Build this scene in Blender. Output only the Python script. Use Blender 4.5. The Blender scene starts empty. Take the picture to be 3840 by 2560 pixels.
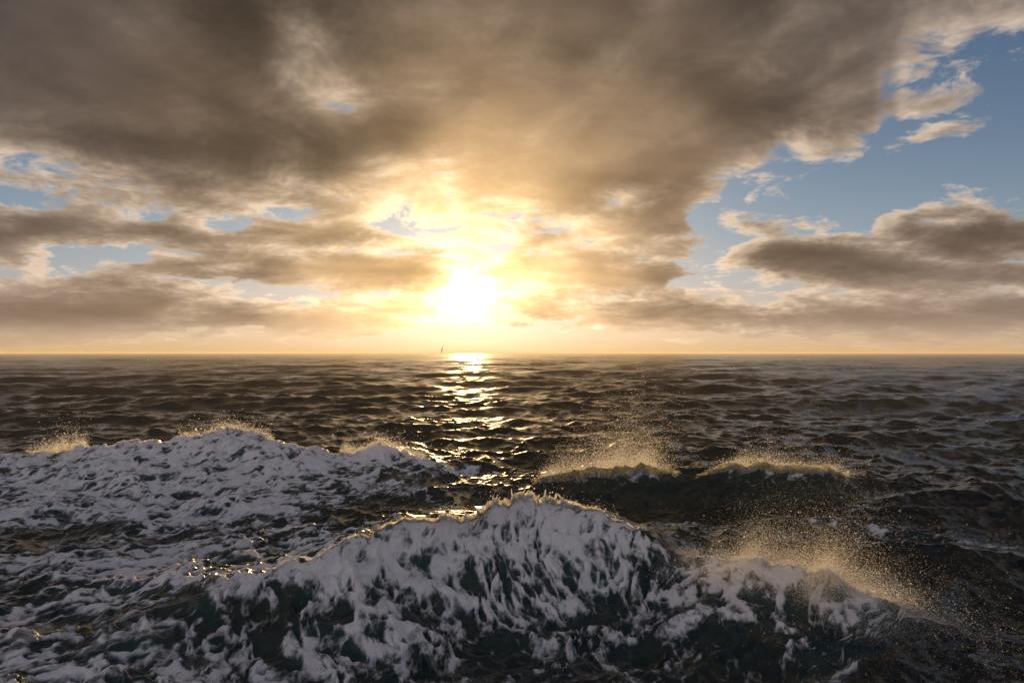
import bpy, math
import numpy as np

R = math.radians
scene = bpy.context.scene

# ------------------------------------------------------------------ camera
CAM_H = 9.0
cam_data = bpy.data.cameras.new('camera')
cam_data.lens = 24.0
cam_data.sensor_width = 36.0
cam_data.clip_start = 0.1
cam_data.clip_end = 120000.0
cam = bpy.data.objects.new('camera', cam_data)
cam.location = (0.0, 0.0, CAM_H)
cam.rotation_euler = (R(90.0 + 0.95), 0.0, 0.0)
scene.collection.objects.link(cam)
scene.camera = cam

# ------------------------------------------------------------------ sky
SUN_AZ, SUN_EL = -3.6, 4.8          # degrees; azimuth to the right of +Y
world = bpy.data.worlds.new('World')
scene.world = world
world.use_nodes = True
world.cycles.sampling_method = 'MANUAL'
world.cycles.sample_map_resolution = 512


class Nodes:
    """Small helper: arithmetic on sockets of one node tree."""

    def __init__(self, tree):
        self.t = tree

    def new(self, kind, **props):
        n = self.t.nodes.new(kind)
        for k, v in props.items():
            setattr(n, k, v)
        return n

    def put(self, sock, v):
        if isinstance(v, bpy.types.NodeSocket):
            self.t.links.new(v, sock)
        elif v is not None:
            sock.default_value = v

    def m(self, op, a, b=None, c=None, clamp=False):
        n = self.new('ShaderNodeMath', operation=op, use_clamp=clamp)
        for i, v in enumerate((a, b, c)):
            self.put(n.inputs[i], v)
        return n.outputs[0]

    def v(self, op, a, b=None):
        n = self.new('ShaderNodeVectorMath', operation=op)
        self.put(n.inputs[0], a)
        if b is not None:
            if op == 'SCALE':
                self.put(n.inputs[3], b)
            else:
                self.put(n.inputs[1], b)
        return n.outputs[1] if op in ('LENGTH', 'DOT_PRODUCT', 'DISTANCE') else n.outputs[0]

    def xyz(self, x, y, z):
        n = self.new('ShaderNodeCombineXYZ')
        for i, v in enumerate((x, y, z)):
            self.put(n.inputs[i], v)
        return n.outputs[0]

    def sep(self, v):
        n = self.new('ShaderNodeSeparateXYZ')
        self.put(n.inputs[0], v)
        return n.outputs

    def ramp(self, v, a, b, lo=0.0, hi=1.0, smooth=True):
        n = self.new('ShaderNodeMapRange')
        n.interpolation_type = 'SMOOTHSTEP' if smooth else 'LINEAR'
        self.put(n.inputs['Value'], v)
        for k, x in (('From Min', a), ('From Max', b), ('To Min', lo), ('To Max', hi)):
            self.put(n.inputs[k], x)
        return n.outputs[0]

    def noise(self, vec, scale, detail=4.0, rough=0.5, color=False, lac=2.0, dist=0.0):
        n = self.new('ShaderNodeTexNoise')
        self.put(n.inputs['Vector'], vec)
        n.inputs['Scale'].default_value = scale
        n.inputs['Detail'].default_value = detail
        n.inputs['Roughness'].default_value = rough
        n.inputs['Lacunarity'].default_value = lac
        n.inputs['Distortion'].default_value = dist
        return n.outputs['Color'] if color else n.outputs['Fac']

    def mix(self, fac, a, b, op='MIX'):
        n = self.new('ShaderNodeMix', data_type='RGBA', blend_type=op)
        self.put(n.inputs[0], fac)
        self.put(n.inputs[6], a)
        self.put(n.inputs[7], b)
        return n.outputs[2]

    def curves3(self, v, *chans):
        """Three curves over azimuth -45..45 at once."""
        n = self.new('ShaderNodeRGBCurve')
        n.mapping.extend = 'HORIZONTAL'
        n.mapping.use_clip = False
        for c, pts in zip(n.mapping.curves, chans):
            pts = [((a + 45) / 90, y) for a, y in pts]
            c.points[0].location = pts[0]
            c.points[1].location = pts[-1]
            for p in pts[1:-1]:
                c.points.new(*p)
        n.mapping.update()
        self.put(n.inputs['Color'], v)
        return self.sep(n.outputs[0])


# lower edge of the big dark cloud deck: azimuth, elevation (degrees)
DECK = [(-36.9, 12.65), (-31.9, 11.33), (-28.3, 10.56), (-24.8, 10.65), (-21.8, 10.73), (-18.9, 11.6), (-15.2, 11.14), (-10.0, 11.71), (-6.4, 9.0),
        (0.0, 8.9), (4.5, 8.3), (9.9, 7.87), (13.1, 7.43), (15.1, 10.12), (18.5, 10.95), (21.7, 13.66), (24.8, 14.6), (27.4, 16.1), (28.0, 18.09),
        (29.4, 19.85), (33.1, 20.49), (36.9, 20.94)]
# three banks of broken cloud below it: azimuth, elevation of the middle, half thickness (below 0: none)
LOW = [(-36.9, 2.7, 1.82), (-31.9, 3.18, 1.94), (-27.8, 3.39, 1.77), (-24.8, 2.9, 1.08), (-20.2, 2.92, 0.85), (-13.5, 2.66, 1.24), (-8.2, 3.43, 0.54),
        (-3.5, 2.92, -0.36), (0.9, 3.83, 0.55), (8.1, 3.43, 0.9), (13.4, 3.37, 1.24), (18.5, 2.95, 0.86), (24.8, 2.81, 1.16), (30.5, 2.67, 1.42),
        (36.9, 2.92, 1.46)]
MIDDLE = [(-36.9, 4.88, 0.37), (-33.2, 5.19, -0.31), (-27.8, 6.17, 0.11), (-24.8, 6.61, 0.65), (-21.8, 7.09, 1.0), (-16.9, 6.96, 1.04), (-11.7, 6.93,
        1.58), (-6.4, 6.42, 1.17), (-3.7, 6.62, -0.45), (-0.9, 7.09, 0.9), (4.5, 6.71, 1.25), (9.9, 6.45, 1.42), (12.7, 6.38, 1.06), (14.8, 6.68,
        -0.7), (16.8, 6.96, -0.17), (18.5, 7.92, 0.68), (20.1, 7.84, 1.35), (24.8, 7.26, 1.64), (27.7, 6.43, 1.59), (31.8, 5.72, 1.07), (35.6, 5.47,
        0.73), (36.9, 5.32, 0.22)]
HIGH = [(-36.9, 7.55, 1.44), (-34.5, 8.07, 1.48), (-31.6, 9.4, 1.06), (-29.2, 8.7, 0.78), (-26.3, 9.09, 0.96), (-23.3, 8.66, 0.33), (-20.2, 9.34,
        0.83), (-16.9, 9.36, 0.68), (-11.7, 9.22, 0.7), (-6.4, 9.0, -0.71), (15.1, 8.75, -0.69), (27.7, 7.96, -0.55), (29.1, 8.55, 0.16), (31.8, 8.32,
        0.91), (34.4, 8.26, 1.36), (36.9, 7.96, 1.04)]
# single scraps of cloud: azimuth, elevation, half width, half height, tilt, weight
CLOUDS = [(30.0, 17.2, 3.0, 0.9, 4, 0.55), (31.5, 15.3, 3.2, 0.7, 14, 0.5), (29.8, 19.0, 1.2, 0.7, 8, 0.4), (19, 9.4, 1.2, 0.9, 0, 0.35)]
# thin places in the deck where light comes through
GAPS = [(-16.0, 22.5, 2.6, 3.8, 15, 0.38), (-14.6, 19.6, 2.8, 2.2, 0, 0.25), (-5.6, 13.6, 2.2, 3.6, 8, 0.34),
        (1.0, 10.9, 6.0, 1.3, -6, 0.27), (7.8, 12.4, 3.0, 1.0, 5, 0.42), (13.8, 27.0, 3.2, 1.3, 0, 0.7),
        (-3.0, 18.0, 12.0, 7.0, 0, 0.16), (33, 23.5, 7.0, 2.0, 12, 0.22), (25, 20.5, 5.0, 2.0, 12, 0.2), (19, 14, 5.0, 2.5, 30, 0.3)]


def plane(n, az, el, off, z):
    """Where a view direction meets a flat cloud layer (off keeps the horizon finite)."""
    ar = n.m('MULTIPLY', az, R(1)); er = n.m('MULTIPLY', el, R(1))
    den = n.m('DIVIDE', n.m('COSINE', er), n.m('ADD', n.m('MAXIMUM', n.m('SINE', er), 0.0), off))
    return n.xyz(n.m('MULTIPLY', n.m('SINE', ar), den), n.m('MULTIPLY', n.m('COSINE', ar), den), z)


def field_group(name, detail):
    """Depth of cloud at P (azimuth, elevation); W is the drift of the cloud shapes there, B the open-sky field."""
    g = bpy.data.node_groups.new(name, 'ShaderNodeTree')
    for k, kind in (('P', 'Vector'), ('W', 'Vector'), ('B', 'Float')):
        g.interface.new_socket(k, in_out='INPUT', socket_type='NodeSocket' + kind)
    g.interface.new_socket('D', in_out='OUTPUT', socket_type='NodeSocketFloat')
    n = Nodes(g)
    gi, go = n.new('NodeGroupInput'), n.new('NodeGroupOutput')
    az, el, _ = n.sep(gi.outputs['P'])
    p1 = n.v('ADD', n.v('ADD', gi.outputs['P'], gi.outputs['W']), (0.0, 0.0, 1.0))
    pa, pe, _ = n.sep(p1)
    fine = n.noise(plane(n, az, el, 0.23, 1.3), 5.2, detail, 0.66, dist=0.3)
    t = n.m('MULTIPLY_ADD', pa, 1 / 90, 0.5)
    t3 = n.xyz(t, t, t)
    tb, c1, h1 = n.curves3(t3, [(a, e / 40) for a, e in DECK], [(a, e / 40) for a, e, h in LOW], [(a, h / 8 + 0.5) for a, e, h in LOW])
    c2, h2, c3 = n.curves3(t3, [(a, e / 40) for a, e, h in MIDDLE], [(a, h / 8 + 0.5) for a, e, h in MIDDLE], [(a, e / 40) for a, e, h in HIGH])
    h3, _u, _v = n.curves3(t3, [(a, h / 8 + 0.5) for a, e, h in HIGH], [(-45, 0), (45, 1)], [(-45, 0), (45, 1)])
    deck = n.m('MULTIPLY_ADD', tb, -40 / 5.5, n.m('MULTIPLY_ADD', pe, 1 / 5.5, 0.22))
    deck = n.m('MINIMUM', n.m('MAXIMUM', deck, -1.0), 1.1)
    # the deck breaks up to the sides and behind
    side = n.ramp(n.m('ABSOLUTE', az), 48.0, 80.0)
    deck = n.m('ADD', n.m('MULTIPLY', deck, n.m('SUBTRACT', 1.0, side)), n.m('MULTIPLY', gi.outputs['B'], side))

    def ell(spec):
        a, e, ra, re, rot, wgt = spec
        c, s = math.cos(R(rot)), math.sin(R(rot))
        u = n.v('DOT_PRODUCT', p1, (c / ra, s / ra, -(a * c + e * s) / ra))
        w = n.v('DOT_PRODUCT', p1, (-s / re, c / re, -(-a * s + e * c) / re))
        return n.m('MULTIPLY_ADD', u, u, n.m('MULTIPLY', w, w)), wgt
    cum = None
    for cc, hh in ((c1, h1), (c2, h2), (c3, h3)):
        away = n.m('ABSOLUTE', n.m('MULTIPLY_ADD', cc, -40.0, pe))
        e = n.m('SUBTRACT', n.m('MULTIPLY_ADD', hh, 8 * 0.5, -4 * 0.5 + 0.48), n.m('MULTIPLY', away, 0.5))
        cum = e if cum is None else n.m('MAXIMUM', cum, e)
    for c in CLOUDS:
        r2, wgt = ell(c)
        cum = n.m('MAXIMUM', cum, n.m('MULTIPLY_ADD', n.m('SQRT', r2), -0.83 * wgt, 1.15 * wgt - 0.14))
    cum = n.m('MAXIMUM', cum, -0.8)
    d = n.m('SMOOTH_MAX', deck, cum, 0.25)
    for c in GAPS:
        r2, wgt = ell(c)
        h = n.m('MULTIPLY_ADD', r2, -0.45, 1.0, clamp=True)
        d = n.m('MULTIPLY_ADD', n.m('MULTIPLY', h, h), -1.5 * wgt, d)
    amp = n.ramp(el, 2.0, 22.0, 2.5, 2.3)
    d = n.m('MULTIPLY_ADD', n.m('SUBTRACT', fine, 0.5), amp, d)
    g.links.new(d, go.inputs[0])
    return g


def build_world():
    nt = world.node_tree
    nt.nodes.clear()
    n = Nodes(nt)
    out = n.new('ShaderNodeOutputWorld')
    bg = n.new('ShaderNodeBackground')
    nt.links.new(bg.outputs[0], out.inputs[0])
    S = 0.1
    bg.inputs['Strength'].default_value = S
    tc = n.new('ShaderNodeTexCoord')
    d = n.v('NORMALIZE', tc.outputs['Generated'])
    sky = n.new('ShaderNodeTexSky', sky_type='NISHITA', sun_disc=False)
    sky.sun_elevation = R(SUN_EL)
    sky.sun_rotation = R(SUN_AZ)
    sky.altitude = 0.0
    sky.air_density = 1.0
    sky.dust_density = 0.4
    sky.ozone_density = 2.0
    x, y, z = n.sep(d)
    az = n.m('MULTIPLY', n.m('ARCTAN2', x, y), 180 / math.pi)
    el = n.m('MAXIMUM', n.m('MULTIPLY', n.m('ARCSINE', z), 180 / math.pi), 0.0)
    P = n.xyz(az, el, 0.0)
    sunp = (SUN_AZ, SUN_EL, 0.0)
    tos = n.v('SUBTRACT', sunp, P)
    dist = n.v('LENGTH', tos)
    step = n.m('MINIMUM', 1.5, n.m('MULTIPLY', dist, 0.35))
    P2 = n.v('ADD', P, n.v('SCALE', n.v('NORMALIZE', tos), step))
    # light also comes from above the horizon haze
    P2 = n.v('ADD', P2, (0.0, 0.35, 0.0))
    q = plane(n, az, el, 0.11, 3.7)
    w1 = n.v('SUBTRACT', n.noise(q, 0.9, 2.0, 0.5, True), (0.5, 0.5, 0.5))
    w2 = n.v('SUBTRACT', n.noise(q, 2.6, 3.0, 0.6, True), (0.5, 0.5, 0.5))
    W = n.v('ADD', n.v('MULTIPLY', w1, (4.6, 3.0, 0.0)), n.v('MULTIPLY', w2, (3.0, 2.2, 0.0)))
    W = n.v('MULTIPLY', W, n.xyz(1.0, n.ramp(el, 0.0, 12.0, 0.4, 1.0), 0.0))
    B = n.m('MULTIPLY', n.m('SUBTRACT', n.noise(q, 0.55, 3.0, 0.5), 0.57), 5.0)
    f1 = n.new('ShaderNodeGroup'); f1.node_tree = field_group('cloud_field', 8.0)
    f2 = n.new('ShaderNodeGroup'); f2.node_tree = field_group('cloud_field_towards_sun', 4.0)
    n.put(f1.inputs[0], P)
    D = f1.outputs[0]
    # the tiny term makes the second lookup wait for the first (shader stack size)
    n.put(f2.inputs[0], n.v('ADD', P2, n.xyz(n.m('MULTIPLY', D, 1e-6), 0.0, 0.0)))
    for f_ in (f1, f2):
        n.put(f_.inputs[1], W); n.put(f_.inputs[2], B)
    D2 = f2.outputs[0]
    sd = (math.sin(R(SUN_AZ)) * math.cos(R(SUN_EL)), math.cos(R(SUN_AZ)) * math.cos(R(SUN_EL)), math.sin(R(SUN_EL)))
    ang = n.m('MULTIPLY', n.m('ARCCOSINE', n.m('MINIMUM', n.v('DOT_PRODUCT', d, sd), 1.0)), 180 / math.pi)
    near = n.m('POWER', 2.718, n.m('DIVIDE', ang, -7.0))
    mid = n.m('POWER', 2.718, n.m('DIVIDE', ang, -11.5))
    core = n.m('POWER', 2.718, n.m('MULTIPLY', n.m('POWER', n.m('DIVIDE', ang, 1.25), 2.0), -1.0))
    # clear sky plus forward scattering round the sun
    tint = n.mix(n.ramp(el, 0.5, 11.0), (0.70, 0.62, 0.92, 1), (0.64, 0.81, 1.14, 1))
    base = n.v('MULTIPLY', sky.outputs[0], tint)
    base = n.v('DIVIDE', base, n.v('ADD', n.v('MULTIPLY', base, (0.07, 0.09, 0.09)), (1.0, 1.0, 1.0)))
    add = n.v('ADD', n.v('ADD', n.v('SCALE', (2.0, 1.8, 1.6), mid), n.v('SCALE', (6.0, 4.9, 3.2), near)), n.v('SCALE', (45.0, 32.0, 15.0), core))
    clear = n.v('ADD', n.v('ADD', base, add), n.v('SCALE', (3.6, 3.5, 3.3), n.m('POWER', 2.718, n.m('DIVIDE', el, -8.0))))
    # salt air along the horizon
    band = n.m('MULTIPLY', n.m('POWER', 2.718, n.m('DIVIDE', el, -2.2)), 0.85)
    clear = n.mix(band, clear, n.v('ADD', (6.2, 3.9, 1.75), n.v('ADD', n.v('SCALE', (3.0, 2.0, 0.7), mid), n.v('SCALE', (5.5, 4.0, 2.0), near))))
    # cloud: light falls off with the depth of cloud towards the sun
    q = n.v('DIVIDE', d, n.xyz(*(n.m('ADD', n.m('MAXIMUM', z, 0.0), 0.32),) * 3))
    tn = n.noise(q, 1.7, 3.5, 0.5, dist=0.2)
    body = n.ramp(tn, 0.32, 0.66, 0.0, 1.0)
    Dp = n.m('MAXIMUM', D, 0.0); D2p = n.m('MAXIMUM', D2, 0.0)
    depth = n.m('ADD', n.m('MULTIPLY', Dp, 1.15), n.m('MULTIPLY', D2p, 1.75))
    lit = n.m('POWER', 2.718, n.m('MULTIPLY', depth, -1.0))
    cs = n.v('ADD', (7.6, 6.0, 4.7), n.v('ADD', n.v('SCALE', (9.0, 6.2, 2.4), mid), n.v('SCALE', (9, 7, 4), near)))
    ca = n.v('ADD', (0.29, 0.29, 0.34), n.v('ADD', n.v('SCALE', (7.0, 4.3, 2.25), mid), n.v('SCALE', (6.0, 3.2, -0.1), near)))
    # away from the sun the clouds are lit from the front
    ca = n.v('ADD', ca, n.v('SCALE', (6.6, 5.8, 5.9), n.ramp(ang, 55.0, 115.0)))
    thin = n.ramp(body, 0.0, 1.0, 1.65, 0.34, False)
    cloud = n.v('ADD', n.v('SCALE', cs, lit), n.v('SCALE', ca, thin))
    cloud = n.v('ADD', cloud, n.v('SCALE', (30.0, 22.0, 11.0), n.m('MULTIPLY', core, n.ramp(D, 1.2, 0.0))))
    air = n.m('POWER', 2.718, n.m('DIVIDE', el, -6.0))
    cloud = n.v('ADD', cloud, n.v('SCALE', (2.9, 1.9, 1.2), air))
    alpha = n.ramp(D, -0.04, 0.34)
    haze = n.ramp(el, 3.0, 0.0, 0.0, 0.75)   # low clouds drown in the air near the horizon
    alpha = n.m('MULTIPLY', alpha, n.m('SUBTRACT', 1.0, haze))
    col = n.mix(alpha, clear, cloud)
    n.put(bg.inputs['Color'], col)


SKYG = 1.0
build_world()

sun_data = bpy.data.lights.new('sun', 'SUN')
sun_data.energy = 4.6
sun_data.angle = R(0.53)
sun_data.color = (1.0, 0.62, 0.25)
sun = bpy.data.objects.new('sun', sun_data)
sun.rotation_euler = (R(90.0 - SUN_EL), 0.0, R(180.0 - SUN_AZ))
scene.collection.objects.link(sun)

scene.view_settings.view_transform = 'Standard'
scene.view_settings.look = 'None'
scene.view_settings.exposure = 0.0
scene.view_settings.gamma = 1.0
scene.view_settings.use_curve_mapping = False

scene.cycles.use_adaptive_sampling = True
scene.cycles.adaptive_threshold = 0.02
scene.cycles.max_bounces = 6
scene.cycles.diffuse_bounces = 2
scene.cycles.glossy_bounces = 3
scene.cycles.sample_clamp_direct = 12.0
scene.cycles.sample_clamp_indirect = 4.0

# ------------------------------------------------------------------ noise on arrays
F = np.float32


def hash01(ix, iy, seed):
    h = (ix.astype(np.int64) * 374761393 + iy.astype(np.int64) * 668265263 + seed * 1442695041) & 0xFFFFFFFF
    h = ((h ^ (h >> 13)) * 1274126177) & 0xFFFFFFFF
    h = ((h ^ (h >> 15)) * 2246822519) & 0xFFFFFFFF
    return ((h ^ (h >> 16)) & 0xFFFFFF).astype(F) / F(0x1000000)


def noise2(x, y, seed=0):
    """Gradient noise, about -1..1."""
    x0 = np.floor(x); y0 = np.floor(y)
    fx = (x - x0).astype(F); fy = (y - y0).astype(F)
    ix = x0.astype(np.int32); iy = y0.astype(np.int32)
    u = fx * fx * fx * (fx * (fx * 6 - 15) + 10)
    v = fy * fy * fy * (fy * (fy * 6 - 15) + 10)

    def g(dx, dy):
        a = hash01(ix + dx, iy + dy, seed) * F(2 * math.pi)
        return np.cos(a) * (fx - dx) + np.sin(a) * (fy - dy)
    n0 = g(0, 0) * (1 - u) + g(1, 0) * u
    n1 = g(0, 1) * (1 - u) + g(1, 1) * u
    return (n0 * (1 - v) + n1 * v) * F(1.5)


def fbm(x, y, octaves, seed=0, gain=0.5, ridged=False):
    s = np.zeros_like(x, dtype=F); a = 1.0; tot = 0.0; f = 1.0
    for o in range(octaves):
        n = noise2(x * f + o * 17.3, y * f - o * 9.1, seed + o * 31)
        if ridged:
            n = 1 - 2 * np.abs(n)
        s += F(a) * n; tot += a; a *= gain; f *= 2.03
    return s / F(tot)


def cells(x, y, seed=0):
    """Distance to the border between jittered cells: 0 on the border."""
    x0 = np.floor(x); y0 = np.floor(y)
    ix = x0.astype(np.int32); iy = y0.astype(np.int32)
    f1 = np.full(x.shape, 9.0, F); f2 = np.full(x.shape, 9.0, F)
    for dx in (-1, 0, 1):
        for dy in (-1, 0, 1):
            cx = x0 + dx + hash01(ix + dx, iy + dy, seed)
            cy = y0 + dy + hash01(ix + dx, iy + dy, seed + 77)
            d = np.sqrt((x - cx) ** 2 + (y - cy) ** 2).astype(F)
            f2 = np.minimum(f2, np.maximum(f1, d)); f1 = np.minimum(f1, d)
    return f2 - f1


def sstep(a, b, x):
    t = np.clip((x - a) / (b - a), 0, 1)
    return t * t * (3 - 2 * t)


def smooth_path(pts, n):
    """Catmull-Rom through rows of pts, n samples per span."""
    p = np.array(pts, float)
    p = np.vstack([2 * p[0] - p[1], p, 2 * p[-1] - p[-2]])
    out = []
    for i in range(1, len(p) - 2):
        for t in np.linspace(0, 1, n, endpoint=False):
            a, b, c, d = p[i - 1], p[i], p[i + 1], p[i + 2]
            out.append(0.5 * (2 * b + (c - a) * t + (2 * a - 5 * b + 4 * c - d) * t * t + (3 * b - a - 3 * c + d) * t ** 3))
    out.append(p[-2])
    return np.array(out)


# ------------------------------------------------------------------ the sea surface
# crest lines of the breaking waves: x, y, height of crest (metres); the viewer's side is the steep one
WAVES = [
    dict(key='left', pts=[(-60, 56, 0.3), (-47, 54, 1.0), (-39.8, 53, 1.4), (-34, 52.8, 1.6), (-30, 52.4, 2.1), (-24.6, 51.9, 2.4), (-21.4, 52.6, 3.4),
                          (-18.6, 51.9, 2.5), (-15.3, 51.2, 1.8), (-12.5, 51.6, 1.4), (-10.2, 53.0, 1.8), (-7.7, 52.4, 1.3), (-4.6, 50, 0.5), (-1.5, 47.5, 0.0)],
         front=5.2, back=4.0, lean=0.5, trough=0.7),
    dict(key='centre', pts=[(-22, 19.5, 0.0), (-15, 21.4, 0.5), (-9.6, 24.1, 1.25), (-7.2, 25.4, 1.75), (-4.9, 26.8, 2.1), (-2.4, 28.5, 2.4), (-0.8, 29.3, 2.58), (0.95, 29.8, 2.62),
                            (2.6, 29.8, 2.45), (5.2, 29.4, 2.0), (7.3, 28.2, 1.25), (8.4, 26.9, 1.2), (9.6, 25.4, 1.55), (11.4, 24.2, 1.55), (12.6, 23.0, 1.1),
                            (13.4, 21.9, 0.5), (14.0, 20.8, 0.0)],
         front=3.6, back=4.2, lean=0.72, trough=1.2),
    dict(key='gold', pts=[(0.0, 45.2, 0.2), (1.75, 44.8, 0.7), (3.2, 44.2, 1.05), (4.8, 43.8, 1.25), (7.4, 43.7, 1.35), (10, 44, 1.2), (11.2, 44.2, 1.1), (12.4, 44.3, 1.1), (14.3, 44.2, 1.3),
                          (16.7, 43.8, 1.3), (19.5, 44.1, 1.3), (21.8, 44.4, 0.8), (25, 44.5, 0.7), (30, 43, 0.0)],
         front=1.9, back=2.6, lean=0.35, trough=0.7),
    dict(key='right', pts=[(17, 38, 0.0), (21, 39.3, 0.7), (25, 40, 1.1), (30, 40.5, 1.3), (38, 41, 0.9), (48, 43, 0.3)], front=2.6, back=3.0, lean=0.2, trough=0.4),
    dict(key='dark', pts=[(9.5, 33.5, 0.0), (13, 32.0, 0.5), (16.5, 30.0, 0.8), (20, 27.5, 0.9), (25, 25, 0.5), (30, 23, 0)], front=2.0, back=2.4, lean=0.2, trough=0.5),
]

# open patches of white water and of clear dark water: x, y, radii, tilt, strength
FOAM = [(-5.4, 51, 5, 2.2, 0, 0.70), (-20, 43.5, 15, 6.0, 0, 0.88), (-34, 42, 12, 7, 0, 0.70), (-17, 31.5, 13, 6.0, 20, 0.70), (-14.5, 22.5, 6, 5.5, 20, 0.66),
        (-9, 25.3, 4.5, 2.2, 24, 0.74), (-11.5, 24.6, 5.5, 2.6, 22, 0.82), (-3.4, 22.8, 2.0, 3.2, 0, 0.58), (-5.5, 24.8, 3.0, 1.6, 24, 0.6), (5.6, 24.6, 3.6, 3.0, -20, 0.60), (2.4, 25.5, 1.8, 3.5, 0, 0.55),
        (8.5, 23.4, 4.2, 1.8, -15, 0.60), (10.8, 23.2, 2.4, 1.4, -25, 0.62), (8.2, 25.6, 1.6, 1.4, 0, 0.66), (18.6, 34.6, 8, 1.2, -18, 0.36), (9, 34, 4.5, 1.2, -5, 0.36), (5.5, 31.5, 3.0, 1.2, -10, 0.5)]
DARK = [(-6.0, 40, 6.5, 3.0, 8, 0.9), (-12, 38.5, 4, 1.3, 10, 0.5), (-7.6, 23.4, 2.0, 1.0, 24, 0.6), (-12.0, 22.6, 3.0, 1.2, 15, 0.6), (-8.4, 22.2, 2.0, 1.1, 15, 0.6), (-14.5, 21.4, 1.4, 1.0, 0, 0.7),
        (1.0, 21.6, 2.4, 1.2, 0, 0.35), (9.4, 21.2, 4.0, 1.2, 0, 0.5), (15.0, 20.5, 3.5, 5.0, 0, 0.85), (6.3, 27.2, 2.2, 0.9, 0, 0.55), (-1.5, 24.5, 1.2, 1.0, 0, 0.5),
        (-19, 34.0, 4.0, 1.5, 20, 0.6), (-11.8, 45, 1.4, 1.6, 0, 0.7), (-14.5, 45.2, 1.6, 1.0, 0, 0.6), (-10.7, 38.3, 2.4, 0.9, 0, 0.85), (-13.4, 37, 1.7, 0.8, 0, 0.85),
        (-9.5, 41.5, 2.2, 0.8, 0, 0.7), (-21, 44.5, 1.5, 0.8, 0, 0.6), (-24, 38, 2.5, 0.9, 15, 0.6)]


def nearest(path, X, Y):
    """Signed distance in front of a crest line, place along it, crest height there."""
    t = np.gradient(path[:, :2], axis=0)
    t /= np.linalg.norm(t, axis=1)[:, None]
    arc = np.concatenate([[0], np.cumsum(np.linalg.norm(np.diff(path[:, :2], axis=0), axis=1))])
    best = np.full(X.shape, 1e9, F); idx = np.zeros(X.shape, np.int32)
    for i in range(len(path)):
        d = (X - F(path[i, 0])) ** 2 + (Y - F(path[i, 1])) ** 2
        m = d < best
        best[m] = d[m]; idx[m] = i
    dx = X - path[idx, 0]; dy = Y - path[idx, 1]
    tx = t[idx, 0]; ty = t[idx, 1]
    along = dx * tx + dy * ty
    s = -(tx * dy - ty * dx)
    ends = (idx == 0) | (idx == len(path) - 1)
    frac = np.where(ends, 0, along)
    h = path[idx, 2] + frac * np.gradient(path[:, 2], arc)[idx]
    h = h * np.where(ends, np.exp(-(along / 2.0) ** 2), 1.0)
    return s.astype(F), (arc[idx] + along).astype(F), np.maximum(h, 0).astype(F), tx.astype(F), ty.astype(F)


def build_grid():
    r = [0.6]
    while r[-1] < 15:
        r.append(r[-1] + max(0.12, min(0.6, (15.5 - r[-1]) * 0.12)))
    while r[-1] < 33:
        r.append(r[-1] + 0.070)
    while r[-1] < 62:
        r.append(r[-1] + 0.070 + (r[-1] - 33) * 0.0045)
    while r[-1] < 11500:
        r.append(r[-1] * (1.0055 + 0.012 * min(1, (r[-1] - 62) / 600)) + (0.0 if r[-1] < 3000 else r[-1] * 0.05))
    r = np.array(r)
    a = np.concatenate([np.linspace(-180, -60, 40), np.linspace(-60, -39.5, 40)[1:], np.linspace(-39.5, 39.5, 850)[1:],
                        np.linspace(39.5, 60, 40)[1:], np.linspace(60, 180, 40)[1:-1]])
    return r, np.radians(a)


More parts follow.
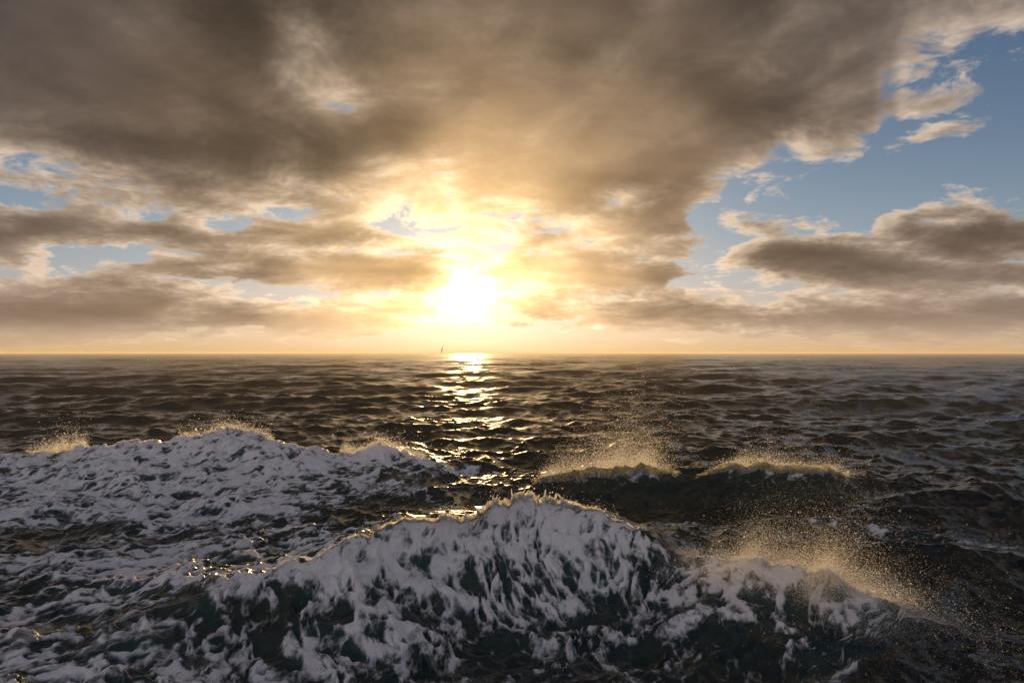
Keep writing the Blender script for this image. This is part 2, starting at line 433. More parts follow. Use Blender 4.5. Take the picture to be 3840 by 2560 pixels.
def make_sea():
    rr, aa = build_grid()
    nr, na = len(rr), len(aa)
    dr = np.gradient(rr)
    Rg, Ag = np.meshgrid(rr, aa, indexing='ij')
    X0 = (Rg * np.sin(Ag)).astype(F).ravel(); Y0 = (Rg * np.cos(Ag)).astype(F).ravel()
    RR = Rg.astype(F).ravel(); DR = np.repeat(dr, na).astype(F)
    X = X0.copy(); Y = Y0.copy(); Z = np.zeros_like(X)
    # wind sea: a sum of trochoidal waves, wind from far left towards the near right
    rng = np.random.default_rng(11)
    lam = np.concatenate([np.geomspace(0.5, 9, 46), np.geomspace(9, 28, 20), np.geomspace(28, 90, 16)])
    lam *= rng.uniform(0.93, 1.07, lam.size)
    wind = R(-78)                                          # heading, angle from +X
    near_calm = sstep(55, 140, RR)
    for L in lam:
        spread = 0.9 if L < 9 else (0.55 if L < 28 else 0.35)
        th = wind + rng.normal(0, spread)
        k = 2 * math.pi / L
        amp = 0.0115 * L ** 0.88 if L < 9 else (0.0048 * L if L < 28 else 0.0052 * L)
        fade = np.clip((L / DR - 1.6) / 1.6, 0, 1)
        if L > 9:
            fade = fade * (0.22 + 0.78 * near_calm)
        A = amp * fade
        ph = k * (X0 * math.cos(th) + Y0 * math.sin(th)) + rng.uniform(0, 6.283)
        c, s = np.cos(ph), np.sin(ph)
        q = 0.95
        X -= (q * A * math.cos(th) * s).astype(F); Y -= (q * A * math.sin(th) * s).astype(F); Z += (A * c).astype(F)
    jac = fbm(X0 * 0.03, Y0 * 0.05, 3, 5)
    near = RR < 140
    nx, ny = X0[near], Y0[near]
    base = Z[near].copy()
    z = base.copy(); ox = X[near] - nx; oy = Y[near] - ny
    # slow wander so that nothing runs ruler-straight
    wx = nx + 1.3 * fbm(nx * 0.22, ny * 0.22, 4, 21); wy = ny + 1.3 * fbm(nx * 0.22 + 9, ny * 0.22, 4, 22)
    wave_id = np.full(z.shape, -1, np.int32)
    info = []
    for w_i, w in enumerate(WAVES):
        path = smooth_path(w['pts'], 14)
        w['path'] = path
        xmin, xmax = path[:, 0].min() - 12, path[:, 0].max() + 12
        ymin, ymax = path[:, 1].min() - 16, path[:, 1].max() + 12
        m = (nx > xmin) & (nx < xmax) & (ny > ymin) & (ny < ymax)
        s, t, h, tx, ty = nearest(path, wx[m], wy[m])
        hv = h * (1 + 0.26 * fbm(t * 0.5, s * 0.15, 4, 40 + w_i, 0.55))
        fr = np.exp(-(np.sqrt(s * s + 0.04) - 0.2) / (0.86 * w['front']))
        bk = np.exp(-np.power(np.abs(s) / w['back'], 1.25))
        pr = np.where(s > 0, fr, bk)
        tr = -w['trough'] * np.clip(h, 0, 2) / 2 * np.exp(-((s - 2.2 * w['front']) / (1.5 * w['front'])) ** 2)
        z[m] = z[m] * (1 - 0.5 * pr * np.clip(h, 0, 1)) + hv * pr + tr
        lean = w['lean'] * np.power(pr, 3) * np.clip(h / 2, 0, 1)
        ox[m] += lean * ty; oy[m] += -lean * tx
        full = [np.full(z.shape, v, F) for v in (1e3, 0, 0)]
        full[0][m] = s; full[1][m] = t; full[2][m] = h
        info.append(full)
        close = m.copy(); close[m] = (pr * h > 0.32) & (h > 0.45)
        wave_id[close] = w_i
    # ---------------- foam
    (sA, tA, hA), (sB, tB, hB), (sC, tC, hC) = info[:3]
    u = nx; v = ny
    warp1 = fbm(u * 0.5, v * 0.5, 3, 60); warp2 = fbm(u * 0.5 + 40, v * 0.5, 3, 61)
    amt = np.zeros_like(z)

    def spot(x, y, rx, ry, rot=0.0):
        c, s = math.cos(R(rot)), math.sin(R(rot))
        dx = u - x + warp1 * 0.9; dy = v - y + warp2 * 0.9
        return np.exp(-(((dx * c + dy * s) / rx) ** 2 + ((-dx * s + dy * c) / ry) ** 2))
    live = lambda h, a=0.5, b=1.3: sstep(a, b, h)
    # the left wave: crest and long white slope in front of it
    fA = np.where(sA > 0, 1.0 * np.exp(-np.maximum(sA - 7.5, 0) / 4.0), np.exp(-np.abs(sA) / 0.5)) * live(hA, 0.9, 1.6) * 0.86
    fA += 0.3 * np.exp(-(sA / 1.4) ** 2) * live(hA, 0.8, 1.6)
    fA *= np.where(u < -33, 0.75, 1.0)
    amt = np.maximum(amt, fA)
    # smooth white water reaching from the left wave to the centre wave
    for (x, y, rx, ry, rot, a) in FOAM:
        amt = np.maximum(amt, a * spot(x, y, rx, ry, rot))
    # centre wave: white lip, torn streams down the face
    lip = np.where(sB > 0, np.exp(-(sB / 2.2) ** 2), np.exp(-np.abs(sB) / 0.6))
    leftB = np.maximum(sstep(5.5, 1.5, u), 0.85 * sstep(7.0, 8.6, u))
    fB = (lip * 0.48 * (0.35 + 0.65 * leftB) + (0.42 + 0.14 * leftB) * np.where(sB > 0, np.exp(-(sB / 10.0) ** 2), 0)) * live(hB, 0.1, 0.7)
    amt = np.maximum(amt, fB)
    fC = (np.exp(-(sC / 0.35) ** 2) * 0.55 + 0.30 * np.where(sC > 0, np.exp(-sC / 2.5), 0)) * live(hC, 0.9, 1.5)
    amt = np.maximum(amt, fC)
    patch = fbm(u * 0.22 + 0.1 * v, v * 0.34, 3, 130)
    amt = np.clip(amt + 0.40 * patch * sstep(0.1, 0.5, amt), 0, 1.1)
    for (x, y, rx, ry, rot, a) in DARK:
        amt = amt * (1 - a * spot(x, y, rx, ry, rot))
    # far whitecaps
    # lacework of foam: borders of stretched cells at three sizes
    ang = R(24)
    fu = u * math.cos(ang) + v * math.sin(ang); fv = -u * math.sin(ang) + v * math.cos(ang)
    big = cells(fu * 0.42 + warp1 * 0.8, fv * 0.62 + warp2 * 0.8, 3)
    med = cells(fu * 1.05 + warp2 * 1.4, fv * 1.5 + warp1 * 1.4, 4)
    fin = fbm(fu * 2.0, fv * 3.6, 5, 70, 0.6)
    # on the centre wave the web is drawn out down the face
    onB = sstep(0.4, 1.2, hB) * sstep(-0.5, 0.4, sB) * sstep(12.0, 7.0, sB)
    bw = fbm(tB * 0.7, sB * 0.3, 3, 80)
    bigB = cells(tB * 0.75 + bw * 1.1, sB * 0.36 + warp2 * 0.5, 6)
    medB = cells(tB * 1.9 + bw * 1.5, sB * 0.95 + warp1 * 0.7, 7)
    finB = fbm(tB * 3.0 + bw, sB * 1.5 + warp1, 5, 90, 0.6)
    big = big * (1 - onB) + bigB * onB; med = med * (1 - onB) + medB * onB; fin = fin * (1 - onB) + finB * onB
    grain = fbm(fu * 0.9, fv * 2.2, 4, 72, 0.6) * (1 - onB) + fbm(tB * 1.6 + bw, sB * 0.6, 4, 73, 0.6) * onB
    rope = fbm(fu * 0.55 + warp1 * 0.5, fv * 1.0 + warp2 * 0.5, 5, 74, 0.62, True) * (1 - onB) + fbm(tB * 0.95 + bw * 0.8, sB * 0.42 + warp1 * 0.4, 5, 75, 0.65, True) * onB
    lace = 0.42 * np.exp(-big * 2.6) + 0.30 * np.exp(-med * 2.6) + 0.30 * fin + 0.20 * grain + 0.42 * rope
    ref = np.sort(lace[::37])
    lace = np.interp(lace, ref, np.linspace(0, 1, ref.size)).astype(F)      # 0..1, evenly spread
    # the soft amount goes to the material, which breaks it into webs and bubbles
    soft = (np.minimum(amt, 0.92) + 0.85 * (lace - 0.5) * sstep(0.05, 0.4, amt)) * sstep(0.03, 0.2, amt)
    soft = np.clip(soft, 0, 1.2)
    foam = sstep(0.30, 0.75, soft)
    # relief: foam stands proud, boils near the crests
    boil = fbm(u * 1.1 + warp1, v * 1.1 + warp2, 5, 100, 0.5, True)
    crest = np.maximum(np.exp(-(sA / 1.8) ** 2) * live(hA, 0.8, 2.4), 1.3 * np.exp(-((sB - 0.3) / 1.5) ** 2) * live(hB, 0.6, 2.2) * leftB)
    z += 0.06 * foam + foam * (0.05 + 0.22 * crest) * boil + 0.10 * (lace - 0.5) * foam
    z += 0.06 * np.exp(-big * 4) * foam * onB
    z += 0.34 * fbm(u * 0.36 + warp1 * 0.4, v * 0.48 + warp2 * 0.4, 4, 150, 0.5) * sstep(0.08, 0.5, amt)
    gold = np.exp(-(sC / 4.0) ** 2) * sstep(0.2, 0.8, hC)
    z += gold * (0.16 * fbm(u * 0.55, v * 0.9, 4, 160, 0.55) + 0.10 * fbm(u * 1.6, v * 1.6, 4, 161, 0.6))
    chop = fbm(u * 0.9, v * 1.1, 5, 120, 0.5)
    z += 0.06 * chop * (1 - 0.5 * foam)
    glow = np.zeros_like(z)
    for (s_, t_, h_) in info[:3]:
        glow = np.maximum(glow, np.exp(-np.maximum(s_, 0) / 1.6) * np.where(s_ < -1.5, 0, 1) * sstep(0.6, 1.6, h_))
    X[near] = nx + ox; Y[near] = ny + oy; Z[near] = z
    foam_all = np.zeros_like(X); foam_all[near] = soft
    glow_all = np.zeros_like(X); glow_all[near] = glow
    # whitecaps of the open sea on the steeper crests
    far = ~near
    capn = fbm(X0[far] * 0.5, Y0[far] * 0.3, 3, 140)
    patch = fbm(X0[far] * 0.021, Y0[far] * 0.012, 2, 141)
    foam_all[far] = 1.2 * sstep(0.42, 0.62, 0.8 * capn + 0.35 * patch) * sstep(0.35, 0.8, Z[far])
    wid = np.full(X.shape, -1, np.int32); wid[near] = wave_id
    aer = np.zeros_like(X); aer[near] = np.clip(amt, 0, 1)
    # coordinates the foam webs are drawn in: along the streaks, and down the face of the central wave
    dx = X0 + 6; dy = Y0 - 25
    k = np.zeros_like(X); k[near] = onB
    flow = np.stack([(dx * math.cos(ang) + dy * math.sin(ang)) * 0.62 * (1 - k) + dx * k,
                     (-dx * math.sin(ang) + dy * math.cos(ang)) * (1 - k) + dy * 0.5 * k, Z * 0.55], 1).astype(F)
    return rr, aa, X, Y, Z, foam_all, glow_all, aer, flow, wid


def sea_material():
    mat = bpy.data.materials.new('sea_water')
    mat.use_nodes = True
    nt = mat.node_tree
    nt.nodes.clear()
    n = Nodes(nt)
    out = n.new('ShaderNodeOutputMaterial')

    def attr(name, k):
        a = n.new('ShaderNodeAttribute', attribute_name=name)
        return a.outputs[k]
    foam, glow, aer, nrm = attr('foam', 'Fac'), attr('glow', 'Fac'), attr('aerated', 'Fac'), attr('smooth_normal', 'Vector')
    pos = n.new('ShaderNodeNewGeometry').outputs['Position']
    p = n.v('MULTIPLY', pos, (1.0, 1.5, 1.0))
    r1 = n.v('SUBTRACT', n.noise(p, 2.6, 4.0, 0.62, True), (0.5, 0.5, 0.5))
    r2 = n.v('SUBTRACT', n.noise(p, 0.16, 6.0, 0.72, True), (0.5, 0.5, 0.5))
    rip = n.v('ADD', n.v('MULTIPLY', r1, (RIP1, RIP1, 0)), n.v('MULTIPLY', r2, (RIP2, RIP2, 0)))
    N = n.v('NORMALIZE', n.v('ADD', nrm, rip))
    # water
    w = n.new('ShaderNodeBsdfPrincipled')
    wc = n.mix(aer, (0.005, 0.014, 0.016, 1), (0.022, 0.072, 0.075, 1))
    wc = n.mix(n.m('MULTIPLY', glow, 0.55), wc, (0.060, 0.085, 0.035, 1))  # backlight through the thin crests, painted in as a lighter green base colour
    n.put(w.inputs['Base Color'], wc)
    w.inputs['Roughness'].default_value = 0.20
    w.inputs['IOR'].default_value = 1.333
    n.put(w.inputs['Normal'], N)
    # foam: webs of bubbles round clear cells; thicker foam closes the cells
    pf = attr('flow', 'Vector')
    bend = n.v('SUBTRACT', n.noise(pf, 1.3, 4.0, 0.62, True), (0.5, 0.5, 0.5))
    g2 = n.noise(pf, 6.5, 5.0, 0.68, dist=0.4)

    def web(scale, push):
        vo = n.new('ShaderNodeTexVoronoi', feature='DISTANCE_TO_EDGE')
        n.put(vo.inputs['Vector'], n.v('ADD', pf, n.v('MULTIPLY', bend, (push, push, push))))
        vo.inputs['Scale'].default_value = scale
        return n.m('POWER', n.m('MULTIPLY_ADD', vo.outputs['Distance'], -2.1, 1.0, clamp=True), 1.7)
    g1 = n.m('MULTIPLY_ADD', web(0.8, 0.75), 0.52, n.m('MULTIPLY_ADD', web(2.3, 0.5), 0.42, n.m('MULTIPLY', web(6.0, 0.3), 0.16)))
    hh = n.m('MULTIPLY_ADD', n.m('SUBTRACT', g2, 0.5), 0.62, n.m('MULTIPLY_ADD', g1, 1.55, -0.05))
    ff = n.m('ADD', hh, n.m('MULTIPLY_ADD', foam, 1.55, -1.48))
    fac = n.m('MULTIPLY', n.ramp(ff, -0.10, 0.85), n.ramp(foam, 0.02, 0.25))
    fac = n.m('MULTIPLY', n.m('POWER', fac, 1.35), 0.97)
    f = n.new('ShaderNodeBsdfDiffuse')
    n.put(f.inputs['Color'], n.mix(n.ramp(n.m('ADD', g1, g2), 0.6, 1.35), (0.60, 0.58, 0.60, 1), (0.92, 0.88, 0.86, 1)))
    b = n.new('ShaderNodeBump')
    b.inputs['Strength'].default_value = 0.9
    b.inputs['Distance'].default_value = 0.10
    n.put(b.inputs['Height'], n.m('MULTIPLY_ADD', n.ramp(ff, -0.2, 0.9), 0.6, n.m('MULTIPLY', g2, 0.5)))
    n.put(b.inputs['Normal'], nrm)
    n.put(f.inputs['Normal'], b.outputs[0])
    mx = n.new('ShaderNodeMixShader')
    n.put(mx.inputs[0], fac)
    nt.links.new(w.outputs[0], mx.inputs[1])
    nt.links.new(f.outputs[0], mx.inputs[2])
    nt.links.new(mx.outputs[0], out.inputs['Surface'])
    return mat


RIP1, RIP2 = 0.9, 1.05


def obj(name, mesh, mat=None, parent=None, **props):
    o = bpy.data.objects.new(name, mesh)
    scene.collection.objects.link(o)
    if mat is not None:
        mesh.materials.append(mat)
    o.parent = parent
    for k, v in props.items():
        o[k] = v
    return o


def quick_mesh(name, co, faces, smooth=True):
    """co (n,3) array, faces (m,k) array."""
    me = bpy.data.meshes.new(name)
    faces = np.ascontiguousarray(faces, np.int32)
    m, k = faces.shape
    me.vertices.add(len(co)); me.vertices.foreach_set('co', np.ascontiguousarray(co, F).ravel())
    me.loops.add(m * k); me.loops.foreach_set('vertex_index', faces.ravel())
    me.polygons.add(m)
    me.polygons.foreach_set('loop_start', np.arange(m, dtype=np.int32) * k)
    me.polygons.foreach_set('use_smooth', np.full(m, smooth))
    me.update(calc_edges=True)
    return me


def sea_objects():
    rr, aa, X, Y, Z, foam, glow, aer, flow, wid = make_sea()
    nr, na = len(rr), len(aa)
    co = np.stack([X, Y, Z], 1)
    G = co.reshape(nr, na, 3)
    du = np.gradient(G, axis=0); dv = np.roll(G, -1, 1) - np.roll(G, 1, 1)
    nv = np.cross(dv, du); nv /= np.maximum(np.linalg.norm(nv, axis=2, keepdims=True), 1e-9)
    nv *= np.sign(nv[..., 2].mean())
    nv = nv.reshape(-1, 3).astype(F)
    i = np.arange((nr - 1) * na); a = i; b = (i // na) * na + (i % na + 1) % na
    faces = np.stack([a, a + na, b + na, b], 1)
    mat = sea_material()
    fv = foam[faces].mean(1) > 0.55
    fw = wid[faces].min(1)
    near = np.hypot(X, Y)[faces[:, 0]] < 120

    def piece(name, mask, parent=None, **props):
        fs = faces[mask]
        used = np.zeros(len(co), bool); used[fs.ravel()] = True
        remap = np.cumsum(used) - 1
        me = quick_mesh(name, co[used], remap[fs])
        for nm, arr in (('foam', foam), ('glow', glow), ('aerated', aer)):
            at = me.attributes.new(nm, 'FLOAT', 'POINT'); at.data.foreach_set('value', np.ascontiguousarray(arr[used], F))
        at = me.attributes.new('smooth_normal', 'FLOAT_VECTOR', 'POINT'); at.data.foreach_set('vector', nv[used].ravel())
        at = me.attributes.new('flow', 'FLOAT_VECTOR', 'POINT'); at.data.foreach_set('vector', np.ascontiguousarray(flow[used]).ravel())
        return obj(name, me, mat, parent, **props)
    loose = fv & near & (fw < 0)
    sea = piece('sea', ~(fw >= 0) & ~loose, None, kind='structure', category='sea', label='dark choppy ocean reaching to the horizon under the low sun')
    piece('foam', loose, sea, kind='stuff', label='torn lace of white foam spread between the breaking waves')
    names = ['tall left wave with a long slope of white foam', 'big central breaking wave with torn white lip nearest the viewer',
             'steep green gold wave line behind the central wave, lit from behind', 'dark smooth swell at the right edge', 'low dark wave with glinting lip at lower right']
    waves = []
    for k, nm in enumerate(names):
        m = fw == k
        o = piece('breaking_wave' if k < 3 else 'swell', m & ~(fv & (k < 3)), sea, label=nm)
        if k < 2:
            piece('foam', m & fv, o, kind='stuff', label='white foam on the ' + ('left' if k == 0 else 'central') + ' breaking wave')
        elif k == 2 and (m & fv).any():
            piece('foam', m & fv, o, kind='stuff', label='thin white lip of foam on the steep wave line')
        waves.append(o)
    return sea, waves, (X, Y, Z, rr, aa)


sea, waves, SURF = sea_objects()


# ------------------------------------------------------------------ water torn from the crests
def plain_material(name, color, trans, rough=0.6, gloss=0.0, low=0.8, scale=9.0):
    mat = bpy.data.materials.new(name)
    mat.use_nodes = True
    nt = mat.node_tree
    nt.nodes.clear()
    n = Nodes(nt)
    out = n.new('ShaderNodeOutputMaterial')
    d = n.new('ShaderNodeBsdfDiffuse'); t = n.new('ShaderNodeBsdfTranslucent')
    pos = n.new('ShaderNodeNewGeometry').outputs['Position']
    c = n.mix(n.ramp(n.noise(pos, scale, 4.0, 0.65), 0.35, 0.65), tuple(low * x for x in color) + (1,), tuple(color) + (1,))
    n.put(d.inputs[0], c); n.put(t.inputs[0], c)
    mx = n.new('ShaderNodeMixShader'); mx.inputs[0].default_value = trans
    nt.links.new(d.outputs[0], mx.inputs[1]); nt.links.new(t.outputs[0], mx.inputs[2])
    last = mx.outputs[0]
    if gloss:
        g = n.new('ShaderNodeBsdfGlossy'); g.inputs['Roughness'].default_value = rough
        m2 = n.new('ShaderNodeMixShader'); m2.inputs[0].default_value = gloss
        nt.links.new(last, m2.inputs[1]); nt.links.new(g.outputs[0], m2.inputs[2])
        last = m2.outputs[0]
    nt.links.new(last, out.inputs['Surface'])
    return mat


M_SPLASH = plain_material('white_water', (0.86, 0.86, 0.86), 0.6, 0.3, 0.08)
M_SPRAY = plain_material('spray_drops', (0.97, 0.97, 0.97), 0.88)
M_GREEN = plain_material('thin_green_water', (0.30, 0.29, 0.17), 0.85, 0.2, 0.06, 0.25, 3.0)
M_THIN = plain_material('thin_white_water', (0.70, 0.70, 0.62), 0.75, 0.3, 0.06, 0.35, 5.0)


def surface_at(x, y):
    """The sea's vertex that started out nearest to each point, where the wave has carried it."""
    X, Y, Z, rr, aa = SURF
    na = len(aa)
    r = np.hypot(x, y); a = np.arctan2(x, y)
    i = np.clip(np.searchsorted(rr, r), 0, len(rr) - 1); j = np.clip(np.searchsorted(aa, a), 0, na - 1)
    k = i * na + j
    return X[k], Y[k], Z[k]


def height_at(x, y):
    return surface_at(x, y)[2]


def crest_line(w, arc0, arc1, step):
    """Points along the highest line of a wave."""
    path = WAVES[w]['path']
    arc = np.concatenate([[0], np.cumsum(np.linalg.norm(np.diff(path[:, :2], axis=0), axis=1))])
    s = np.arange(arc0, arc1, step)
    x = np.interp(s, arc, path[:, 0]); y = np.interp(s, arc, path[:, 1])
    t = np.stack([np.gradient(x), np.gradient(y)], 1); t /= np.linalg.norm(t, axis=1)[:, None]
    nrm = np.stack([t[:, 1], -t[:, 0]], 1)                    # towards the viewer
    best = np.full(len(s), -1e9); bx = x.copy(); by = y.copy()
    for o in np.linspace(-1.6, 1.6, 33):
        hx = x + nrm[:, 0] * o; hy = y + nrm[:, 1] * o
        px, py, h = surface_at(hx, hy)
        m = h > best
        best[m] = h[m]; bx[m] = px[m]; by[m] = py[m]
    k = np.ones(5) / 5
    bx, by = (np.convolve(np.pad(c, 2, 'edge'), k, 'valid') for c in (bx, by))
    return s, bx, by, best, t, nrm


def arc_of(w, x):
    path = WAVES[w]['path']
    arc = np.concatenate([[0], np.cumsum(np.linalg.norm(np.diff(path[:, :2], axis=0), axis=1))])
    return float(np.interp(x, path[:, 0], arc))


def tear_sheet(w, x0, x1, tall, seed, power=2.0, thick=0.10, envelope=None, flat=0.0):
    """A ragged sheet of water thrown up from a crest, with torn spikes along its top."""
    a0, a1 = arc_of(w, x0), arc_of(w, x1)
    s, bx, by, bz, t, nrm = crest_line(w, a0, a1, 0.028)
    k = np.ones(9) / 9
    bz = np.convolve(np.pad(bz, 4, 'edge'), k, 'valid')
    rd = np.abs(fbm(s * 0.9, s * 0 + seed, 3, seed, 0.6)) * 0.8 + 1.0 * np.clip(fbm(s * 3.0, s * 0 + 3.1, 5, seed + 5, 0.8), 0, 1) ** 1.2
    env = np.sin(np.clip((s - a0) / (a1 - a0), 0, 1) * math.pi) ** 0.5
    if envelope is not None:
        env = env * np.interp(s, [arc_of(w, e[0]) for e in envelope], [e[1] for e in envelope])
    top = tall * (flat + (1 - flat) * np.power(np.clip(rd, 0, 1.2), power)) * env + 0.015
    lean = 0.35 * fbm(s * 0.9, s * 0 + 8, 3, seed + 9)
    rows = 6
    co = []
    for r in range(rows):
        f = r / (rows - 1)
        wob = 0.05 * fbm(s * 5.0, s * 0 + r * 0.7, 2, seed + 20) * (1 + f)
        off = 0.25 * thick * (1 - f) ** 0.8 + lean * top * f * f + wob + 0.12 * f * top
        sx = 0.10 * fbm(s * 2.0, s * 0 + r * 0.5, 2, seed + 30) * f
        z = bz - 0.07 + (top + 0.07) * f
        co.append(np.stack([bx + nrm[:, 0] * off + t[:, 0] * sx, by + nrm[:, 1] * off + t[:, 1] * sx, z], 1))
    m = len(s)
    i = np.arange(m - 1)
    fs = [np.stack([r * m + i, r * m + i + 1, (r + 1) * m + i + 1, (r + 1) * m + i], 1) for r in range(rows - 1)]
    return np.concatenate(co), np.concatenate(fs)


def tendrils(w, x0, x1, count, seed, lmin, lmax, fall=0.0):
    """Tapered ropes of water flung up from a crest (or pouring down its face)."""
    rng = np.random.default_rng(seed)
    a0, a1 = arc_of(w, x0), arc_of(w, x1)
    s, bx, by, bz, t, nrm = crest_line(w, a0, a1, 0.05)
    co, fs, base = [], [], 0
    for _ in range(count):
        i = rng.integers(0, len(s))
        L = rng.uniform(lmin, lmax) * rng.uniform(0.4, 1.0)
        off = rng.uniform(-0.05, 0.15) + (rng.uniform(0.2, fall) if fall else 0)
        p = np.array([bx[i] + nrm[i, 0] * off, by[i] + nrm[i, 1] * off, 0.0])
        p[2] = bz[i] - 0.06
        d = np.array([rng.normal(0, 0.35), rng.normal(-0.05, 0.35), 1.0]); d /= np.linalg.norm(d)
        r0 = L * rng.uniform(0.10, 0.20)
        segs, ring = 6, 5
        bend = rng.normal(0, 0.25, 3); bend[2] = -0.15
        side1 = np.array([1.0, 0.1, 0.0]); side2 = np.array([0.0, 1.0, 0.1])
        for k in range(segs + 1):
            f = k / segs
            r = r0 * (1 - f) ** 1.2 + 0.006 + (0.35 * r0 * math.exp(-((f - 0.9) / 0.07) ** 2))
            c = p + d * L * f + bend * L * f * f
            for q in range(ring):
                an = 2 * math.pi * q / ring
                rj = r * rng.uniform(0.75, 1.25)
                co.append(c + (side1 * math.cos(an) + side2 * math.sin(an)) * rj)
            if k:
                for q in (0, 2, 3, 4):                    # open behind, like the drops
                    b0 = base + (k - 1) * ring; b1 = base + k * ring
                    fs.append((b0 + q, b0 + (q + 1) % ring, b1 + (q + 1) % ring, b1 + q))
        base += (segs + 1) * ring
    return np.array(co), np.array(fs)


def join(*parts):
    co, fs, b = [], [], 0
    for c, f in parts:
        co.append(c); fs.append(f + b); b += len(c)
    return np.concatenate(co), np.concatenate(fs)


obj('splash', quick_mesh('splash', *join(
    tear_sheet(0, -31, -12, 0.55, 301, 2.0, 0.22, [(-31, 0.3), (-25, 0.6), (-21.4, 1.6), (-18.5, 0.7), (-12, 0.3)]),
    tendrils(0, -24, -18.5, 40, 302, 0.2, 0.7))), M_SPLASH, waves[0], label='ragged white splash on the peak of the left wave')
obj('splash', quick_mesh('splash', *join(
    tear_sheet(1, -8.5, 7.0, 1.25, 311, 1.7, 0.12, [(-8.5, 0.2), (-4, 0.35), (-2.6, 0.9), (-1.6, 0.5), (-0.5, 0.9), (1.0, 1.6), (2.0, 0.9), (4, 0.3), (7, 0.3)]),
    tear_sheet(1, -6.0, 5.0, 0.40, 316, 1.6, 0.10, [(-6, 0.3), (-0.5, 1.0), (1.0, 1.4), (2.2, 0.8), (5, 0.3)]),
    tendrils(1, -3.4, 2.8, 70, 312, 0.25, 0.85), tendrils(1, -7.5, 5.5, 40, 313, 0.08, 0.25))), M_SPLASH, waves[1], label='spiky torn white lip on the central wave')
obj('splash', quick_mesh('splash', *join(
    tear_sheet(1, 7.6, 13.6, 0.5, 318, 1.8, 0.12), tendrils(1, 7.8, 12.5, 60, 319, 0.1, 0.4))), M_SPLASH, waves[1], label='broken white lip under the spray at the right end')
obj('lip', quick_mesh('lip', *tear_sheet(1, -7.0, 5.2, 0.55, 341, 1.3, 0.15, [(-7, 0.3), (-3, 0.7), (-0.5, 1.0), (1.2, 1.1), (3, 0.7), (5.2, 0.3)], 0.4)),
    M_THIN, waves[1], label='thin pale translucent lip of the central wave')
obj('lip', quick_mesh('lip', *join(
    tear_sheet(2, 1.0, 10.6, 0.95, 331, 1.2, 0.25, None, 0.55), tear_sheet(2, 11.6, 22.0, 0.80, 332, 1.2, 0.25, None, 0.55))),
    M_GREEN, waves[2], label='thin see-through green lip of the steep wave line')
obj('splash', quick_mesh('splash', *join(
    tear_sheet(2, 1.2, 9.4, 1.0, 321, 1.6, 0.02), tear_sheet(2, 12.6, 21.0, 0.75, 322, 1.6, 0.02),
    tendrils(2, 1.6, 8.5, 70, 323, 0.2, 0.9), tendrils(2, 12.8, 20, 60, 324, 0.15, 0.6))), M_SPLASH, waves[2], label='gold lit splashes along the steep wave line')


# ------------------------------------------------------------------ spray: clouds of drops
def drops(count, seed, where, size, big=0.06):
    """where(rng, n) gives points; each drop is a small faceted cap, open on the side away from the viewer so that
    the low sun shines through it."""
    rng = np.random.default_rng(seed)
    p = where(rng, count)
    r = size * np.exp(rng.normal(0, 0.45, count)) * np.where(rng.random(count) < big, 2.2, 1.0)
    q = rng.normal(0, 0.35, (count, 3)); q[:, 1] -= 1.0
    q /= np.linalg.norm(q, axis=1)[:, None]
    e1 = np.cross(q, rng.normal(size=(count, 3))); e1 /= np.linalg.norm(e1, axis=1)[:, None]
    e2 = np.cross(q, e1)
    v = [p + q * (0.7 * r)[:, None]]
    for k in range(3):
        an = 2 * math.pi * k / 3
        v.append(p + (e1 * math.cos(an) + e2 * math.sin(an)) * r[:, None] * 1.1 - q * (0.25 * r)[:, None])
    co = np.stack(v, 1).reshape(-1, 3)
    b = (np.arange(count) * 4)[:, None, None]
    return co, (np.array([(0, 1, 2), (0, 2, 3), (0, 3, 1)])[None] + b).reshape(-1, 3)


def burst(w, x0, x1, up, down, drift, spread, clump=26, weight=None, low=0.0):
    """Drops thrown up from a stretch of crest and carried off by the wind."""
    def where(rng, n):
        a0, a1 = arc_of(w, x0), arc_of(w, x1)
        s, bx, by, bz, t, nrm = crest_line(w, a0, a1, 0.05)
        wt = np.ones(len(s)) if weight is None else np.interp(bx, [q[0] for q in weight], [q[1] for q in weight])
        wt = np.maximum(wt, 0.001)
        jet = rng.choice(len(s), clump, p=wt / wt.sum())
        i = jet[rng.integers(0, clump, n)] + rng.normal(0, 9, n).astype(int)
        i2 = rng.choice(len(s), n, p=wt / wt.sum())
        i = np.where(rng.random(n) < 0.5, i, i2)
        i = np.clip(i, 0, len(s) - 1)
        f = rng.exponential(0.30, n) * rng.uniform(0.15, 1.0, n)
        h = up * f * wt[i] / wt.max()
        dr = (f * rng.uniform(0.4, 1.3, n))[:, None] * np.array(drift)[None] * up
        p = np.stack([bx[i], by[i], bz[i]], 1) + dr
        p[:, 2] += h - low * rng.random(n)
        p += rng.normal(0, 1, (n, 3)) * np.array(spread) * (0.25 + f)[:, None]
        if down:
            k = rng.random(n) < 0.35
            o = rng.uniform(0, down, n)
            p[k, 0] += (nrm[i, 0] * o)[k]; p[k, 1] += (nrm[i, 1] * o)[k]
        z = height_at(p[:, 0], p[:, 1])
        p[:, 2] = np.maximum(p[:, 2], z + 0.02 + 0.15 * rng.random(n) ** 2)
        return p
    return where


def spray(label, count, seed, where, size, big=0.06):
    me = quick_mesh('spray', *drops(count, seed, where, size, big), smooth=False)
    return obj('spray', me, M_SPRAY, None, kind='stuff', label=label, category='spray')


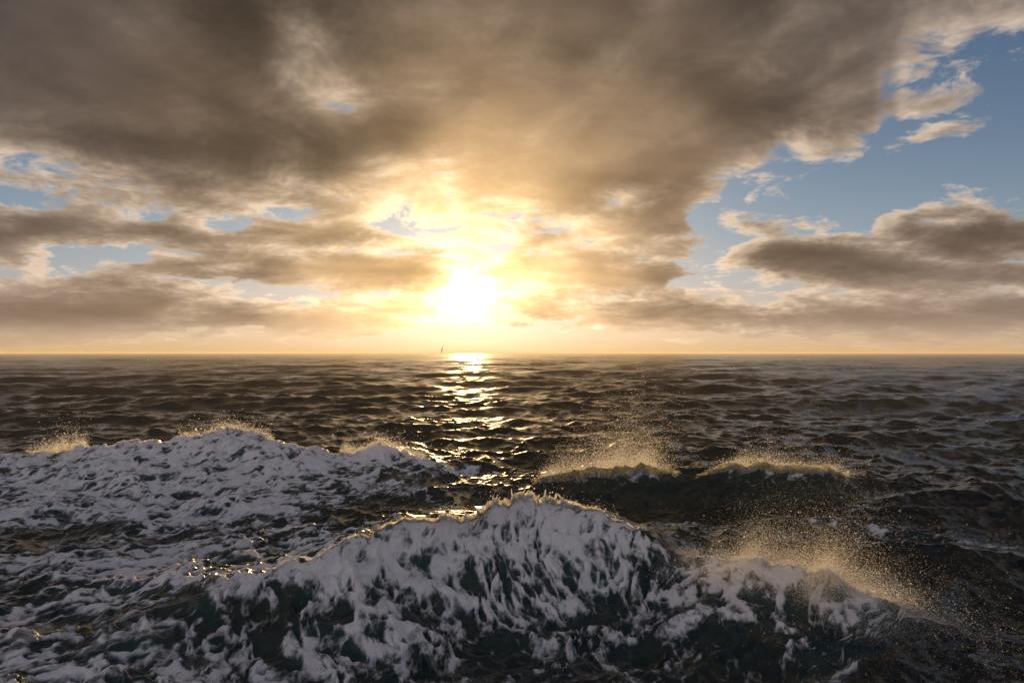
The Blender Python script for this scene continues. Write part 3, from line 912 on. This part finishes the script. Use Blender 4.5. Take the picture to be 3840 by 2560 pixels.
spray('golden plume of spray flying off the wave crest right of centre', 95000, 401,
      burst(2, 1.4, 9.8, 4.6, 0, (0.45, 0.35, 0.12), (0.50, 0.45, 0.26), 30, [(1.4, 0.5), (4, 0.9), (6.3, 1.3), (8, 0.9), (9.8, 0.2)]), 0.0092, 0.015)
spray('thin gold fringe of spray blown along the crest farther right', 70000, 402,
      burst(2, 12.3, 21.8, 1.5, 0, (1.0, 0.3, 0.05), (0.35, 0.35, 0.14), 60, [(12.3, 0.3), (14.5, 1.2), (17, 1.0), (20, 0.5), (21.8, 0.3)]), 0.0090, 0.02)
spray('broad cloud of spray bursting over the breaking crest at lower right', 175000, 403,
      burst(1, 7.4, 13.6, 2.9, 2.6, (0.30, -0.05, 0.05), (0.50, 0.50, 0.32), 40, [(7.6, 0.3), (9.0, 1.2), (11.3, 1.0), (12.6, 0.6), (13.6, 0.2)], 0.5), 0.0047, 0.015)
spray('scattered drops falling toward the bottom right corner', 6000, 404,
      lambda rng, n: np.stack([rng.normal(11.8, 2.2, n), rng.normal(19.5, 2.0, n), rng.gamma(2.0, 0.45, n) + 0.1], 1), 0.0044, 0.03)
spray('small gold spray burst above the crest at the far left', 9000, 405,
      burst(0, -37.5, -32.4, 2.4, 0, (0.1, 0.1, 0.15), (0.40, 0.3, 0.25), 8, [(-37.5, 0.05), (-35.6, 0.7), (-34.8, 1.0), (-34.0, 0.7), (-32.4, 0.05)]), 0.0125, 0.02)
spray('fine drops flicked from the peak of the left wave', 4500, 406,
      burst(0, -25, -18, 1.2, 0, (-0.2, 0.1, 0.1), (0.4, 0.3, 0.12), 14), 0.012)
spray('low bright spray on the small crest right of the left wave', 10000, 407,
      burst(0, -13, -6.5, 1.0, 0, (0.5, 0.1, 0.05), (0.3, 0.3, 0.10), 30), 0.012)
spray('sparse drops above the spiky lip of the central wave', 3000, 408,
      burst(1, -6, 4.5, 0.9, 0.5, (0.1, 0.1, 0.1), (0.2, 0.2, 0.10), 30), 0.007)


# ------------------------------------------------------------------ the bird
def make_bird():
    """A long-winged seabird in a steep bank: one continuous skin over body, neck, wings and tail."""
    me = bpy.data.meshes.new('seabird')
    v = [(0, 0, 0), (0, 0.16, 0.01), (0, 0.30, 0.03), (0, 0.40, 0.02), (0, 0.47, 0.0),
         (0, -0.18, 0.0), (0, -0.36, 0.0), (0, -0.46, 0.0),
         (0.25, 0.10, 0.05), (0.55, 0.12, 0.08), (0.85, 0.02, 0.05), (1.12, -0.14, -0.01),
         (-0.25, 0.10, 0.05), (-0.55, 0.12, 0.08), (-0.85, 0.02, 0.05), (-1.12, -0.14, -0.01)]
    e = [(0, 1), (1, 2), (2, 3), (3, 4), (0, 5), (5, 6), (6, 7), (1, 8), (8, 9), (9, 10), (10, 11), (1, 12), (12, 13), (13, 14), (14, 15)]
    r = [(.11, .10), (.10, .09), (.07, .07), (.055, .055), (.014, .016), (.09, .08), (.06, .03), (.05, .012),
         (.13, .03), (.12, .025), (.09, .02), (.02, .01), (.13, .03), (.12, .025), (.09, .02), (.02, .01)]
    me.from_pydata(v, e, [])
    o = obj('seabird', me, None, None, label='dark long-winged seabird banking steeply just above the horizon', category='bird')
    sk = o.modifiers.new('skin', 'SKIN')
    for d, q in zip(me.skin_vertices[0].data, r):
        d.radius = q
    me.skin_vertices[0].data[0].use_root = True
    sub = o.modifiers.new('smooth', 'SUBSURF'); sub.levels = 1; sub.render_levels = 2
    mat = plain_material('dark_plumage', (0.035, 0.028, 0.022), 0.0)
    me.materials.append(mat)
    o.location = (-19.4, 190.0, CAM_H + 0.9)
    o.rotation_euler = (R(-14), R(-66), R(62))
    return o


make_bird()

# ------------------------------------------------------------------ sea air
def make_haze(density, aniso):
    h = 15.0
    co = np.array([(x, y, z) for z in (-6.0, h) for y in (-12000, 12000) for x in (-12000, 12000)], float)
    fs = np.array([(0, 2, 3, 1), (4, 5, 7, 6), (0, 1, 5, 4), (2, 6, 7, 3), (0, 4, 6, 2), (1, 3, 7, 5)])
    me = quick_mesh('haze', co, fs, smooth=False)
    mat = bpy.data.materials.new('sea_haze')
    mat.use_nodes = True
    nt = mat.node_tree
    nt.nodes.clear()
    out = nt.nodes.new('ShaderNodeOutputMaterial')
    vol = nt.nodes.new('ShaderNodeVolumePrincipled')
    vol.inputs['Color'].default_value = (0.98, 0.88, 0.72, 1)
    vol.inputs['Density'].default_value = density
    vol.inputs['Anisotropy'].default_value = aniso
    nt.links.new(vol.outputs[0], out.inputs['Volume'])
    return obj('haze', me, mat, None, kind='stuff', label='thin salt haze lying over the whole sea', category='haze')


make_haze(0.00013, 0.34)
